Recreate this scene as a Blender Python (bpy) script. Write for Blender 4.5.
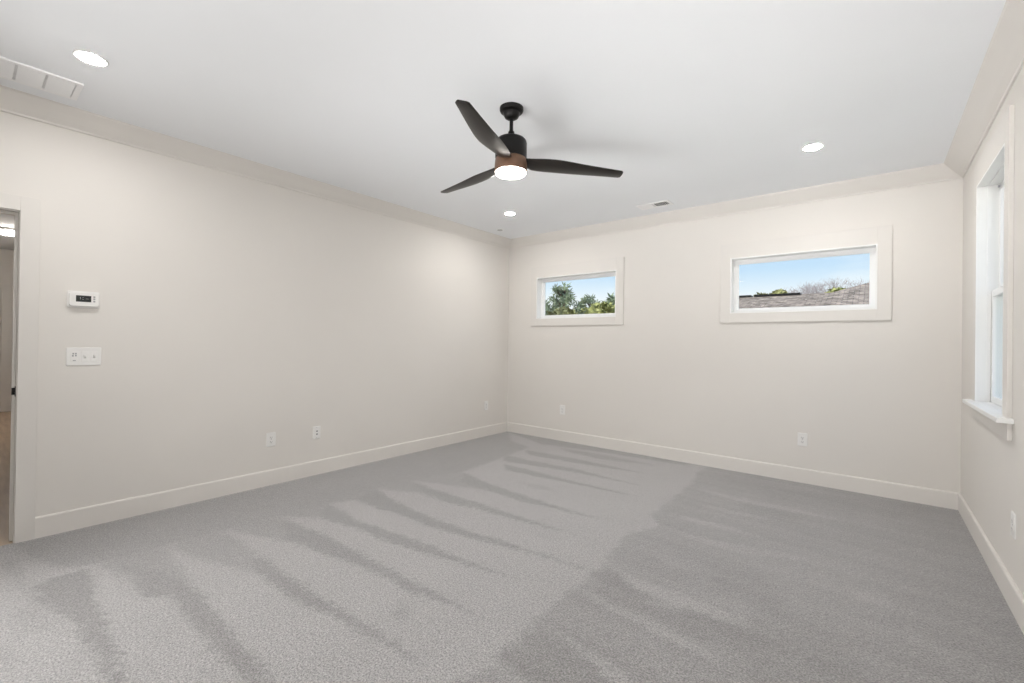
import bpy, bmesh, math, random
import numpy as np
from mathutils import Vector, Matrix

for o in list(bpy.data.objects):
    bpy.data.objects.remove(o, do_unlink=True)
S = bpy.context.scene
COL = S.collection
R = math.radians

# ------------------------------------------------------------------ camera
YAW, PITCH, ROLL, EYE = 0.67969, 0.00445, 0.01371, 1.2711
latv = Vector((math.cos(YAW), math.sin(YAW), 0))
depv = Vector((-math.sin(YAW), math.cos(YAW), 0))
upv = Vector((0, 0, 1))
fwd = depv * math.cos(PITCH) + upv * math.sin(PITCH)
u2 = -depv * math.sin(PITCH) + upv * math.cos(PITCH)
rgt = latv * math.cos(ROLL) + u2 * math.sin(ROLL)
cup = -latv * math.sin(ROLL) + u2 * math.cos(ROLL)
cam_d = bpy.data.cameras.new('camera')
cam = bpy.data.objects.new('camera', cam_d)
COL.objects.link(cam)
cam.matrix_world = Matrix(((rgt.x, cup.x, -fwd.x, 0), (rgt.y, cup.y, -fwd.y, 0), (rgt.z, cup.z, -fwd.z, EYE), (0, 0, 0, 1)))
cam_d.sensor_width = 36.0
cam_d.lens = 446.32 / 1024 * 36
cam_d.shift_y = -0.254 / 1024
cam_d.clip_start = 0.02
cam_d.clip_end = 400
S.camera = cam

# ------------------------------------------------------------------ colour management, sky, sun, lamps
S.view_settings.view_transform = 'Standard'
S.view_settings.look = 'None'
S.view_settings.gamma = 1
S.view_settings.use_curve_mapping = False
S.view_settings.exposure = 0.19

W = bpy.data.worlds.new('sky')
S.world = W
W.use_nodes = True
wn, wl = W.node_tree.nodes, W.node_tree.links
wn.clear()
w_out = wn.new('ShaderNodeOutputWorld')
w_bg = wn.new('ShaderNodeBackground')
w_tc = wn.new('ShaderNodeTexCoord')
w_sep = wn.new('ShaderNodeSeparateXYZ')
w_rmp = wn.new('ShaderNodeValToRGB')
w_nz = wn.new('ShaderNodeTexNoise')
w_map = wn.new('ShaderNodeMapping')
w_mix = wn.new('ShaderNodeMix')
w_mix.data_type = 'RGBA'
w_map.inputs['Scale'].default_value = (4, 4, 14)
w_nz.inputs['Scale'].default_value = 1.6
w_nz.inputs['Detail'].default_value = 5
cr = w_rmp.color_ramp
cr.elements[0].position = 0.0
cr.elements[0].color = (0.90, 0.94, 0.97, 1)
cr.elements[1].position = 1.0
cr.elements[1].color = (0.16, 0.38, 0.85, 1)
for pos, c in ((0.095, (0.90, 0.95, 0.99, 1)), (0.120, (0.75, 0.87, 0.98, 1)), (0.15, (0.58, 0.77, 0.96, 1)), (0.40, (0.28, 0.55, 0.95, 1))):
    e = cr.elements.new(pos)
    e.color = c
w_cl = wn.new('ShaderNodeValToRGB')
w_cl.color_ramp.elements[0].position = 0.50
w_cl.color_ramp.elements[0].color = (0, 0, 0, 1)
w_cl.color_ramp.elements[1].position = 0.78
w_cl.color_ramp.elements[1].color = (0.7, 0.7, 0.7, 1)
wl.new(w_tc.outputs['Generated'], w_sep.inputs[0])
wl.new(w_tc.outputs['Generated'], w_map.inputs['Vector'])
wl.new(w_map.outputs['Vector'], w_nz.inputs['Vector'])
wl.new(w_sep.outputs['Z'], w_rmp.inputs['Fac'])
wl.new(w_nz.outputs['Fac'], w_cl.inputs['Fac'])
wl.new(w_cl.outputs['Color'], w_mix.inputs['Factor'])
wl.new(w_rmp.outputs['Color'], w_mix.inputs[6])
w_mix.inputs[7].default_value = (0.9, 0.95, 1.0, 1)
w_hz = wn.new('ShaderNodeMix')
w_hz.data_type = 'RGBA'
w_hz.inputs[7].default_value = (1.0, 0.965, 0.92, 1)
wl.new(w_mix.outputs[2], w_hz.inputs[6])
wl.new(w_hz.outputs[2], w_bg.inputs['Color'])
wl.new(w_bg.outputs['Background'], w_out.inputs['Surface'])
w_bg.inputs['Strength'].default_value = 0.95
# sky strength raised on the +x side to add light through the tall window
w_glow = wn.new('ShaderNodeMapRange')
w_glow.interpolation_type = 'SMOOTHSTEP'
w_glow.inputs['From Min'].default_value = 0.55
w_glow.inputs['From Max'].default_value = 0.95
w_glow.inputs['To Min'].default_value = 0.93
w_glow.inputs['To Max'].default_value = 1.9
wl.new(w_sep.outputs['X'], w_glow.inputs['Value'])
wl.new(w_glow.outputs['Result'], w_bg.inputs['Strength'])
w_gf = wn.new('ShaderNodeMapRange')
w_gf.inputs['From Min'].default_value = 0.55
w_gf.inputs['From Max'].default_value = 0.9
wl.new(w_sep.outputs['X'], w_gf.inputs['Value'])
wl.new(w_gf.outputs['Result'], w_hz.inputs['Factor'])

sun_d = bpy.data.lights.new('sun', 'SUN')
sun_d.energy = 6.0
sun_d.color = (1.0, 0.95, 0.86)
sun_d.angle = R(0.6)
sun = bpy.data.objects.new('sun', sun_d)
COL.objects.link(sun)
sun.rotation_euler = Vector((0.55, 0.75, -0.62)).to_track_quat('-Z', 'Y').to_euler()

# strength of the lamps that are fitted in the room (their glowing lenses are built with them)
LENS_STRENGTH = 395.0
FAN_LENS_STRENGTH = 32.0
HALL_LENS_STRENGTH = 110.0

def area_lamp(name, loc, target, sx, sy, watts, color=(1, 1, 1), spread=180):
    d = bpy.data.lights.new(name, 'AREA')
    d.shape = 'RECTANGLE'
    d.size, d.size_y, d.energy, d.color = sx, sy, watts, color
    d.spread = R(spread)
    o = bpy.data.objects.new(name, d)
    COL.objects.link(o)
    o.location = loc
    o.rotation_euler = (Vector(target) - Vector(loc)).to_track_quat('-Z', 'Y').to_euler()
    return o

# unseen fill lamps added behind the camera to brighten ceiling and walls
area_lamp('added_fill_lamp', (0.0, -0.6, 0.5), (-0.3, 1.5, 2.74), 1.0, 2.0, 33, (1.0, 0.99, 0.98), 150)
area_lamp('added_fill_lamp', (-3.0, -0.9, 1.0), (0.4, 3.0, 1.6), 2.0, 1.6, 27, (1.0, 0.99, 0.98), 150)
area_lamp('added_fill_lamp', (-1.6, -1.3, 0.3), (-1.2, 3.7, 2.9), 3.6, 0.5, 10, (1.0, 0.99, 0.98), 40)

# ------------------------------------------------------------------ materials
def mat(name, color, rough=0.6, metal=0.0, spec=0.5, noise=None, bump=None, emit=None):
    """noise=(scale, amount) varies the colour; bump=(scale, strength, distance)"""
    m = bpy.data.materials.new(name)
    m.use_nodes = True
    n, l = m.node_tree.nodes, m.node_tree.links
    b = n['Principled BSDF']
    b.inputs['Base Color'].default_value = (*color, 1)
    b.inputs['Roughness'].default_value = rough
    b.inputs['Metallic'].default_value = metal
    b.inputs['Specular IOR Level'].default_value = spec
    if noise or bump:
        tc = n.new('ShaderNodeTexCoord')
    if noise:
        nz = n.new('ShaderNodeTexNoise')
        nz.inputs['Scale'].default_value = noise[0]
        nz.inputs['Detail'].default_value = 4
        rp = n.new('ShaderNodeValToRGB')
        a = noise[1]
        rp.color_ramp.elements[0].position = 0.3
        rp.color_ramp.elements[0].color = (*[max(0, c * (1 - a)) for c in color], 1)
        rp.color_ramp.elements[1].position = 0.7
        rp.color_ramp.elements[1].color = (*[min(1, c * (1 + a)) for c in color], 1)
        l.new(tc.outputs['Object'], nz.inputs['Vector'])
        l.new(nz.outputs['Fac'], rp.inputs['Fac'])
        l.new(rp.outputs['Color'], b.inputs['Base Color'])
    if bump:
        nb = n.new('ShaderNodeTexNoise')
        nb.inputs['Scale'].default_value = bump[0]
        nb.inputs['Detail'].default_value = 3
        bp = n.new('ShaderNodeBump')
        bp.inputs['Strength'].default_value = bump[1]
        bp.inputs['Distance'].default_value = bump[2]
        l.new(tc.outputs['Object'], nb.inputs['Vector'])
        l.new(nb.outputs['Fac'], bp.inputs['Height'])
        l.new(bp.outputs['Normal'], b.inputs['Normal'])
    if emit:
        b.inputs['Emission Color'].default_value = (*emit[0], 1)
        b.inputs['Emission Strength'].default_value = emit[1]
    return m

M = {}
M['wall'] = mat('greige_wall_paint', (0.765, 0.736, 0.696), 0.75, spec=0.25, noise=(1.3, 0.012), bump=(260, 0.05, 0.001))
M['trim'] = mat('greige_trim_paint', (0.785, 0.755, 0.715), 0.42, spec=0.4, noise=(2.0, 0.01))
M['casing'] = mat('greige_moulding_paint', (0.745, 0.718, 0.68), 0.5, spec=0.35, noise=(2.0, 0.01))
M['ceiling'] = mat('white_ceiling_paint', (0.855, 0.872, 0.892), 0.85, spec=0.2, noise=(1.1, 0.01), bump=(200, 0.05, 0.001))
M['white'] = mat('white_gloss_paint', (0.88, 0.88, 0.865), 0.35, spec=0.5, noise=(3.0, 0.01))
M['vinyl'] = mat('white_vinyl', (0.90, 0.905, 0.90), 0.3, noise=(3.0, 0.01))
M['plastic'] = mat('white_plastic', (0.84, 0.83, 0.81), 0.3, noise=(20.0, 0.01))
M['plastic_grey'] = mat('grey_plastic', (0.35, 0.35, 0.36), 0.4, noise=(20.0, 0.03))
M['disc_grey'] = mat('pale_grey_plastic', (0.55, 0.55, 0.55), 0.5, noise=(20.0, 0.02))
M['slot'] = mat('dark_slot', (0.05, 0.05, 0.05), 0.6, noise=(20.0, 0.05))
M['screen'] = mat('dark_glass_screen', (0.02, 0.025, 0.025), 0.15, noise=(40.0, 0.2))
M['black_metal'] = mat('black_metal', (0.012, 0.011, 0.011), 0.38, metal=0.6, noise=(30.0, 0.1))
M['bronze'] = mat('oil_rubbed_bronze', (0.14, 0.075, 0.045), 0.42, metal=0.2, noise=(18.0, 0.15))
M['vent_white'] = mat('white_enamel', (0.90, 0.90, 0.90), 0.4, noise=(5.0, 0.01))
M['duct_grey'] = mat('grey_duct', (0.75, 0.75, 0.75), 0.7, noise=(8.0, 0.1))
M['duct'] = mat('dark_duct', (0.10, 0.10, 0.10), 0.7, noise=(8.0, 0.1))
M['lens'] = mat('glowing_lens', (0.9, 0.88, 0.85), 0.4, emit=((1.0, 0.975, 0.95), LENS_STRENGTH))
M['fan_lens'] = mat('glowing_fan_lens', (0.9, 0.88, 0.85), 0.4, emit=((1.0, 0.94, 0.87), FAN_LENS_STRENGTH))
M['hall_lens'] = mat('glowing_hall_lens', (0.9, 0.88, 0.85), 0.4, emit=((1.0, 0.95, 0.90), HALL_LENS_STRENGTH))

def glass_mat():
    m = bpy.data.materials.new('window_glass')
    m.use_nodes = True
    n, l = m.node_tree.nodes, m.node_tree.links
    n.remove(n['Principled BSDF'])
    tr = n.new('ShaderNodeBsdfTransparent')
    tr.inputs['Color'].default_value = (0.97, 0.985, 0.98, 1)
    gl = n.new('ShaderNodeBsdfGlossy')
    gl.inputs['Roughness'].default_value = 0.02
    fr = n.new('ShaderNodeFresnel')
    fr.inputs['IOR'].default_value = 1.4
    ml = n.new('ShaderNodeMath')
    ml.operation = 'MULTIPLY'
    ml.inputs[1].default_value = 0.25
    mx = n.new('ShaderNodeMixShader')
    l.new(fr.outputs[0], ml.inputs[0])
    l.new(ml.outputs[0], mx.inputs[0])
    l.new(tr.outputs[0], mx.inputs[1])
    l.new(gl.outputs[0], mx.inputs[2])
    l.new(mx.outputs[0], n['Material Output'].inputs['Surface'])
    return m
M['glass'] = glass_mat()

def carpet_mat():
    m = bpy.data.materials.new('grey_cut_pile_carpet')
    m.use_nodes = True
    n, l = m.node_tree.nodes, m.node_tree.links
    b = n['Principled BSDF']
    b.inputs['Roughness'].default_value = 0.95
    b.inputs['Specular IOR Level'].default_value = 0.1
    b.inputs['Sheen Weight'].default_value = 0.5
    b.inputs['Sheen Roughness'].default_value = 0.6
    tc = n.new('ShaderNodeTexCoord')
    at = n.new('ShaderNodeAttribute')
    at.attribute_name = 'pile_lay'
    lay = n.new('ShaderNodeValToRGB')            # which way the pile was brushed
    lay.color_ramp.elements[0].color = (*CARPET_LIGHT, 1)
    lay.color_ramp.elements[1].color = (*CARPET_DARK, 1)
    l.new(at.outputs['Fac'], lay.inputs['Fac'])
    def noise(scale, detail, rough=0.6):
        x = n.new('ShaderNodeTexNoise')
        x.inputs['Scale'].default_value = scale
        x.inputs['Detail'].default_value = detail
        x.inputs['Roughness'].default_value = rough
        l.new(tc.outputs['Object'], x.inputs['Vector'])
        return x
    def remap(src, a, b_):
        x = n.new('ShaderNodeMapRange')
        x.inputs['From Min'].default_value = 0.3
        x.inputs['From Max'].default_value = 0.7
        x.inputs['To Min'].default_value = a
        x.inputs['To Max'].default_value = b_
        l.new(src, x.inputs['Value'])
        return x.outputs['Result']
    fine = remap(noise(125, 3, 0.85).outputs['Fac'], 0.22, 1.80)     # yarn flecks
    mid = remap(noise(60, 3).outputs['Fac'], 0.86, 1.14)
    big = remap(noise(2.2, 3).outputs['Fac'], 0.965, 1.035)
    def mul(a, b_):
        x = n.new('ShaderNodeMath')
        x.operation = 'MULTIPLY'
        l.new(a, x.inputs[0])
        l.new(b_, x.inputs[1])
        return x.outputs[0]
    f = mul(mul(fine, mid), big)
    vm = n.new('ShaderNodeVectorMath')
    vm.operation = 'SCALE'
    l.new(lay.outputs['Color'], vm.inputs[0])
    l.new(f, vm.inputs['Scale'])
    l.new(vm.outputs['Vector'], b.inputs['Base Color'])
    vo = n.new('ShaderNodeTexVoronoi')
    vo.inputs['Scale'].default_value = 150
    l.new(tc.outputs['Object'], vo.inputs['Vector'])
    bp = n.new('ShaderNodeBump')
    bp.inputs['Strength'].default_value = 0.5
    bp.inputs['Distance'].default_value = 0.004
    l.new(vo.outputs['Distance'], bp.inputs['Height'])
    l.new(bp.outputs['Normal'], b.inputs['Normal'])
    return m
CARPET_LIGHT = (0.362, 0.352, 0.350)
CARPET_DARK = (0.222, 0.214, 0.211)
M['carpet'] = carpet_mat()

def wood_mat(name, c1, c2, scale, rough, axis_scale):
    m = bpy.data.materials.new(name)
    m.use_nodes = True
    n, l = m.node_tree.nodes, m.node_tree.links
    b = n['Principled BSDF']
    b.inputs['Roughness'].default_value = rough
    tc = n.new('ShaderNodeTexCoord')
    mp = n.new('ShaderNodeMapping')
    mp.inputs['Scale'].default_value = axis_scale
    nz = n.new('ShaderNodeTexNoise')
    nz.inputs['Scale'].default_value = scale
    nz.inputs['Detail'].default_value = 6
    rp = n.new('ShaderNodeValToRGB')
    rp.color_ramp.elements[0].position = 0.3
    rp.color_ramp.elements[1].position = 0.7
    rp.color_ramp.elements[0].color = (*c1, 1)
    rp.color_ramp.elements[1].color = (*c2, 1)
    l.new(tc.outputs['Object'], mp.inputs['Vector'])
    l.new(mp.outputs['Vector'], nz.inputs['Vector'])
    l.new(nz.outputs['Fac'], rp.inputs['Fac'])
    l.new(rp.outputs['Color'], b.inputs['Base Color'])
    return m
M['blade_wood'] = wood_mat('espresso_wood', (0.008, 0.0065, 0.0055), (0.018, 0.0145, 0.012), 9, 0.36, (1, 14, 14))
M['oak_floor'] = wood_mat('oak_boards', (0.42, 0.30, 0.20), (0.58, 0.44, 0.31), 3, 0.4, (0.7, 8, 8))

def shingle_mat():
    m = bpy.data.materials.new('asphalt_shingles')
    m.use_nodes = True
    n, l = m.node_tree.nodes, m.node_tree.links
    b = n['Principled BSDF']
    b.inputs['Roughness'].default_value = 0.95
    b.inputs['Specular IOR Level'].default_value = 0.1
    tc = n.new('ShaderNodeTexCoord')
    br = n.new('ShaderNodeTexBrick')
    br.inputs['Scale'].default_value = 1.0
    br.inputs['Brick Width'].default_value = 0.17
    br.inputs['Row Height'].default_value = 0.10
    br.inputs['Mortar Size'].default_value = 0.007
    br.inputs['Color1'].default_value = (0.34, 0.28, 0.235, 1)
    br.inputs['Color2'].default_value = (0.18, 0.148, 0.125, 1)
    br.inputs['Mortar'].default_value = (0.09, 0.08, 0.08, 1)
    l.new(tc.outputs['Object'], br.inputs['Vector'])
    nz = n.new('ShaderNodeTexNoise')
    nz.inputs['Scale'].default_value = 6.0
    nz.inputs['Detail'].default_value = 4
    rp = n.new('ShaderNodeMapRange')
    rp.inputs['From Min'].default_value = 0.35
    rp.inputs['From Max'].default_value = 0.65
    rp.inputs['To Min'].default_value = 0.6
    rp.inputs['To Max'].default_value = 1.35
    vm = n.new('ShaderNodeVectorMath')
    vm.operation = 'SCALE'
    l.new(tc.outputs['Object'], nz.inputs['Vector'])
    l.new(nz.outputs['Fac'], rp.inputs['Value'])
    l.new(br.outputs['Color'], vm.inputs[0])
    l.new(rp.outputs['Result'], vm.inputs['Scale'])
    l.new(vm.outputs['Vector'], b.inputs['Base Color'])
    return m
M['shingle'] = shingle_mat()
M['siding'] = mat('painted_siding', (0.55, 0.53, 0.5), 0.7, noise=(1.0, 0.04))
M['grass'] = mat('lawn_paled_for_bounce', (0.46, 0.43, 0.34), 0.95, noise=(0.6, 0.3))  # lawn colour paled to throw more light up into the windows
M['bark'] = mat('tree_bark', (0.13, 0.09, 0.07), 0.9, noise=(3.0, 0.3))
M['bark_pale'] = mat('pale_bare_twigs', (0.27, 0.235, 0.24), 0.9, noise=(3.0, 0.2))
M['pine'] = mat('pine_needles', (0.19, 0.235, 0.15), 0.7, noise=(1.4, 0.45))
M['leaf'] = mat('yellow_green_leaves', (0.27, 0.28, 0.10), 0.7, noise=(1.6, 0.4))
M['leaf_dark'] = mat('olive_leaves', (0.20, 0.20, 0.08), 0.7, noise=(1.6, 0.4))

# ------------------------------------------------------------------ helpers
class MB:
    """collects shapes and links them as ONE mesh object"""
    def __init__(self):
        self.v, self.f = [], []
    def add(self, vs, fs):
        k = len(self.v)
        self.v += [tuple(x) for x in vs]
        self.f += [tuple(i + k for i in q) for q in fs]
        return self
    def box(self, x0, x1, y0, y1, z0, z1):
        vs = [(x, y, z) for z in (z0, z1) for y in (y0, y1) for x in (x0, x1)]
        return self.add(vs, [(0, 2, 3, 1), (4, 5, 7, 6), (0, 1, 5, 4), (2, 6, 7, 3), (0, 4, 6, 2), (1, 3, 7, 5)])
    def hull8(self, lo, hi):
        """two quads (four points each, same order)"""
        return self.add(list(lo) + list(hi), [(3, 2, 1, 0), (4, 5, 6, 7), (0, 1, 5, 4), (1, 2, 6, 5), (2, 3, 7, 6), (3, 0, 4, 7)])
    def lathe(self, prof, n=40, c=(0, 0)):
        vs, fs = [], []
        for r, z in prof:
            for i in range(n):
                a = 2 * math.pi * i / n
                vs.append((c[0] + r * math.cos(a), c[1] + r * math.sin(a), z))
        for k in range(len(prof) - 1):
            for i in range(n):
                j = (i + 1) % n
                fs.append((k * n + i, k * n + j, (k + 1) * n + j, (k + 1) * n + i))
        fs.append(tuple(range(n))[::-1])
        fs.append(tuple((len(prof) - 1) * n + i for i in range(n)))
        return self.add(vs, fs)
    def tube(self, p0, p1, r0, r1=None, n=8):
        r1 = r0 if r1 is None else r1
        p0, p1 = Vector(p0), Vector(p1)
        d = (p1 - p0).normalized()
        a = d.orthogonal().normalized()
        b = d.cross(a)
        vs = [p + (a * math.cos(2 * math.pi * i / n) + b * math.sin(2 * math.pi * i / n)) * r for p, r in ((p0, r0), (p1, r1)) for i in range(n)]
        fs = [(i, (i + 1) % n, n + (i + 1) % n, n + i) for i in range(n)] + [tuple(range(n))[::-1], tuple(range(n, 2 * n))]
        return self.add(vs, fs)
    def loft(self, rings, cap=True):
        n = len(rings[0])
        vs = [p for r in rings for p in r]
        fs = []
        for k in range(len(rings) - 1):
            for i in range(n):
                j = (i + 1) % n
                fs.append((k * n + i, k * n + j, (k + 1) * n + j, (k + 1) * n + i))
        if cap:
            fs.append(tuple(range(n))[::-1])
            fs.append(tuple((len(rings) - 1) * n + i for i in range(n)))
        return self.add(vs, fs)
    def build(self, name, m, parent=None, smooth=False, bevel=0, loc=None, fix=True):
        me = bpy.data.meshes.new(name)
        me.from_pydata(self.v, [], self.f)
        if fix:
            bm = bmesh.new()
            bm.from_mesh(me)
            bmesh.ops.recalc_face_normals(bm, faces=bm.faces)
            bm.to_mesh(me)
            bm.free()
        me.materials.append(m)
        if smooth:
            me.polygons.foreach_set('use_smooth', [True] * len(me.polygons))
            try:
                me.set_sharp_from_angle(angle=R(38))
            except Exception:
                pass
        o = bpy.data.objects.new(name, me)
        COL.objects.link(o)
        if parent is not None:
            o.parent = parent
        if loc is not None:
            o.location = loc
        if bevel:
            b = o.modifiers.new('bevel', 'BEVEL')
            b.width = bevel
            b.segments = 2
            b.limit_method = 'ANGLE'
            b.angle_limit = R(40)
        return o

def tag(o, label, cat, group=None, kind=None):
    o['label'] = label
    o['category'] = cat
    if group:
        o['group'] = group
    if kind:
        o['kind'] = kind
    return o

def empty(name, loc, rz=0.0, rot=None):
    o = bpy.data.objects.new(name, None)
    COL.objects.link(o)
    o.location = loc
    o.rotation_euler = rot if rot else (0, 0, rz)
    o.empty_display_size = 0.1
    return o

def copy_tree(o, parent=None):
    c = o.copy()
    COL.objects.link(c)
    if parent is not None:
        c.parent = parent
    for ch in list(o.children):
        copy_tree(ch, c)
    return c

# ------------------------------------------------------------------ the room (metres, z = 0 on the carpet)
XL, XR, YB, YF, H = -4.102, 0.550, 4.989, -1.60, 2.74
T = 0.14                                             # wall thickness
WIN_W = (-3.595, -2.413, 1.608, 2.174)               # high window nearer the left wall: x0, x1, z0, z1
WIN_E = (-1.143, 0.027, 1.608, 2.174)                # high window nearer the right wall
WIN_S = (3.430, 4.250, 0.925, 2.360)                 # tall window in the right wall: y0, y1, z0, z1
DOOR = (-0.59, 0.231, 2.052)                         # doorway in the left wall: y0, y1, top

def wall_with_openings(name, along, a0, a1, b0, b1, z1, holes, label):
    """along = 'x' or 'y'; b0..b1 is the thickness; holes are (a0, a1, z0, z1)"""
    mb = MB()
    def blk(p, q, za, zb):
        if q - p < 1e-6 or zb - za < 1e-6:
            return
        if along == 'x':
            mb.box(p, q, b0, b1, za, zb)
        else:
            mb.box(b0, b1, p, q, za, zb)
    cur = a0
    for (h0, h1, za, zb) in sorted(holes):
        blk(cur, h0, 0, z1)
        blk(h0, h1, 0, za)
        blk(h0, h1, zb, z1)
        cur = h1
    blk(cur, a1, 0, z1)
    o = mb.build(name, M['wall'], fix=False)
    return tag(o, label, 'wall', kind='structure')

wall_with_openings('wall_left', 'y', YF, YB + T, XL - T, XL, H, [(DOOR[0], DOOR[1], 0, DOOR[2])], 'long plain greige left wall with thermostat and doorway')
wall_with_openings('wall_back', 'x', XL, XR, YB, YB + T, H, [(WIN_W[0], WIN_W[1], WIN_W[2], WIN_W[3]), (WIN_E[0], WIN_E[1], WIN_E[2], WIN_E[3])], 'greige far wall with two small high windows')
wall_with_openings('wall_right', 'y', YF, YB + T, XR, XR + T, H, [WIN_S], 'greige right wall with the tall window')
wall_with_openings('wall_front', 'x', XL, XR, YF - T, YF, H, [], 'greige wall behind the camera')

o = MB().box(-12.2, XR + T, YF - T, YB + T, H, H + 0.12).build('ceiling', M['ceiling'])
tag(o, 'flat white ceiling', 'ceiling', kind='structure')

PILE_DARK = [
  (0.95, [(-3.297,0.245),(-3.367,0.352),(-3.353,0.462),(-3.173,0.451),(-2.829,0.428),(-2.485,0.421),(-2.08,0.399),(-2.125,0.361),(-2.415,0.353),(-2.693,0.34),(-2.926,0.295),(-3.071,0.255)]),
  (0.45, [(-2.768,0.174),(-3.051,0.159),(-3.146,0.235),(-2.898,0.28),(-2.678,0.283),(-2.779,0.233)]),
  (0.85, [(-3.029,0.71),(-2.799,0.77),(-2.43,0.767),(-2.055,0.758),(-1.67,0.742),(-1.742,0.682),(-2.085,0.669),(-2.451,0.667),(-2.685,0.671),(-2.759,0.585),(-2.984,0.586),(-3.26,0.57),(-3.425,0.519)]),
  (0.9, [(-2.815,1.08),(-2.758,1.128),(-2.496,1.136),(-2.141,1.133),(-1.933,1.157),(-1.728,1.164),(-1.526,1.171),(-1.381,1.164),(-1.491,1.145),(-1.704,1.121),(-1.904,1.11),(-2.062,1.068),(-2.225,1.039),(-2.521,1.033),(-2.71,1.04)]),
  (0.55, [(-2.961,0.947),(-2.946,1.009),(-2.793,1.029),(-2.744,0.981),(-2.827,0.94)]),
  (0.9, [(-3.262,1.424),(-3.083,1.487),(-2.717,1.519),(-2.327,1.523),(-1.907,1.53),(-1.626,1.536),(-1.408,1.534),(-1.595,1.507),(-1.815,1.457),(-2.063,1.45),(-2.333,1.423),(-2.601,1.372),(-2.897,1.316)]),
  (0.7, [(-1.74,1.299),(-1.764,1.363),(-1.69,1.341),(-1.655,1.291),(-1.702,1.271)]),
  (0.9, [(-3.308,1.829),(-2.84,1.79),(-2.486,1.829),(-2.132,1.871),(-1.848,1.869),(-1.472,1.9),(-1.815,1.835),(-2.073,1.78),(-2.37,1.722),(-2.758,1.701),(-3.099,1.638)]),
  (0.9, [(-3.321,2.282),(-2.99,2.196),(-2.41,2.163),(-2.036,2.187),(-1.724,2.222),(-1.413,2.241),(-1.2,2.242),(-1.449,2.21),(-1.691,2.179),(-1.968,2.115),(-2.294,2.059),(-2.779,2.042),(-2.891,1.998),(-3.252,2.028)]),
  (0.85, [(-3.298,2.594),(-2.796,2.589),(-2.419,2.605),(-2.021,2.599),(-1.942,2.605),(-1.532,2.591),(-1.926,2.547),(-2.064,2.524),(-2.337,2.507),(-2.638,2.444),(-3.014,2.5)]),
  (0.85, [(-3.116,3.125),(-2.686,3.022),(-2.326,2.988),(-2.011,2.961),(-1.731,2.954),(-1.519,2.948),(-1.711,2.919),(-1.962,2.889),(-2.228,2.862),(-2.552,2.871),(-2.927,2.887)]),
  (0.5, [(-2.542,3.262),(-2.227,3.281),(-2.144,3.23),(-2.3,3.181)]),
  (0.85, [(-3.006,3.613),(-2.617,3.615),(-2.217,3.591),(-1.821,3.602),(-1.527,3.586),(-1.796,3.553),(-2.172,3.519),(-2.518,3.48),(-2.855,3.45)]),
  (0.8, [(-3.248,3.903),(-2.784,3.918),(-2.331,3.965),(-1.98,3.914),(-1.612,3.893),(-1.951,3.856),(-2.267,3.858),(-2.682,3.775),(-3.09,3.698)]),
  (0.8, [(-3.239,4.265),(-2.664,4.309),(-2.178,4.302),(-1.735,4.285),(-2.125,4.198),(-2.562,4.145),(-3.028,4.102)]),
  (0.7, [(-2.959,4.623),(-2.451,4.685),(-1.731,4.65),(-2.343,4.481),(-2.779,4.516)]),
  (0.6, [(-3.154,0.228),(-3.083,0.224),(-3.556,0.19),(-3.795,0.172),(-3.787,0.209)]),
  (0.5, [(-2.837,0.116),(-2.697,0.154),(-2.531,0.135),(-2.661,0.11)]),
  (0.7, [(-4.084,0.22),(-4.079,0.4),(-4.083,4.966),(-3.637,4.529),(-3.263,4.417),(-3.191,3.835),(-3.119,3.122),(-3.264,2.613),(-3.31,2.274),(-3.265,1.838),(-3.275,1.485),(-3.338,1.135),(-3.346,0.802),(-3.37,0.49),(-3.469,0.362),(-3.72,0.267)]),
  (0.62, [(-3.338,1.135),(-2.758,1.128),(-2.496,1.136),(-2.233,1.043),(-2.536,1.034),(-2.815,0.95),(-3.062,0.877),(-3.346,0.802),(-3.383,0.995)]),
  (0.66, [(-3.346,0.802),(-3.078,0.785),(-2.766,0.772),(-2.727,0.681),(-2.77,0.587),(-3.044,0.561),(-3.306,0.502),(-3.37,0.49),(-3.405,0.648)]),
  (0.66, [(-3.275,1.485),(-3.083,1.487),(-2.724,1.523),(-2.554,1.429),(-2.883,1.309),(-3.141,1.203),(-3.338,1.135),(-3.377,1.324)]),
  (0.66, [(-3.265,1.838),(-2.84,1.79),(-2.758,1.701),(-3.081,1.629),(-3.275,1.485),(-3.379,1.681)]),
  (0.66, [(-3.31,2.274),(-2.99,2.196),(-2.795,2.054),(-3.211,2.003),(-3.265,1.838),(-3.413,2.081)]),
  (0.66, [(-3.264,2.613),(-2.796,2.589),(-2.638,2.444),(-2.953,2.451),(-3.31,2.274),(-3.355,2.493)]),
  (0.6, [(-3.119,3.122),(-2.686,3.022),(-2.552,2.871),(-3.008,2.723),(-3.264,2.613),(-3.262,2.95)]),
  (0.7, [(-4.083,4.966),(-2.593,4.956),(-1.529,4.989),(-1.491,4.865),(-2.496,4.772),(-3.267,4.634)]),
]
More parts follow.
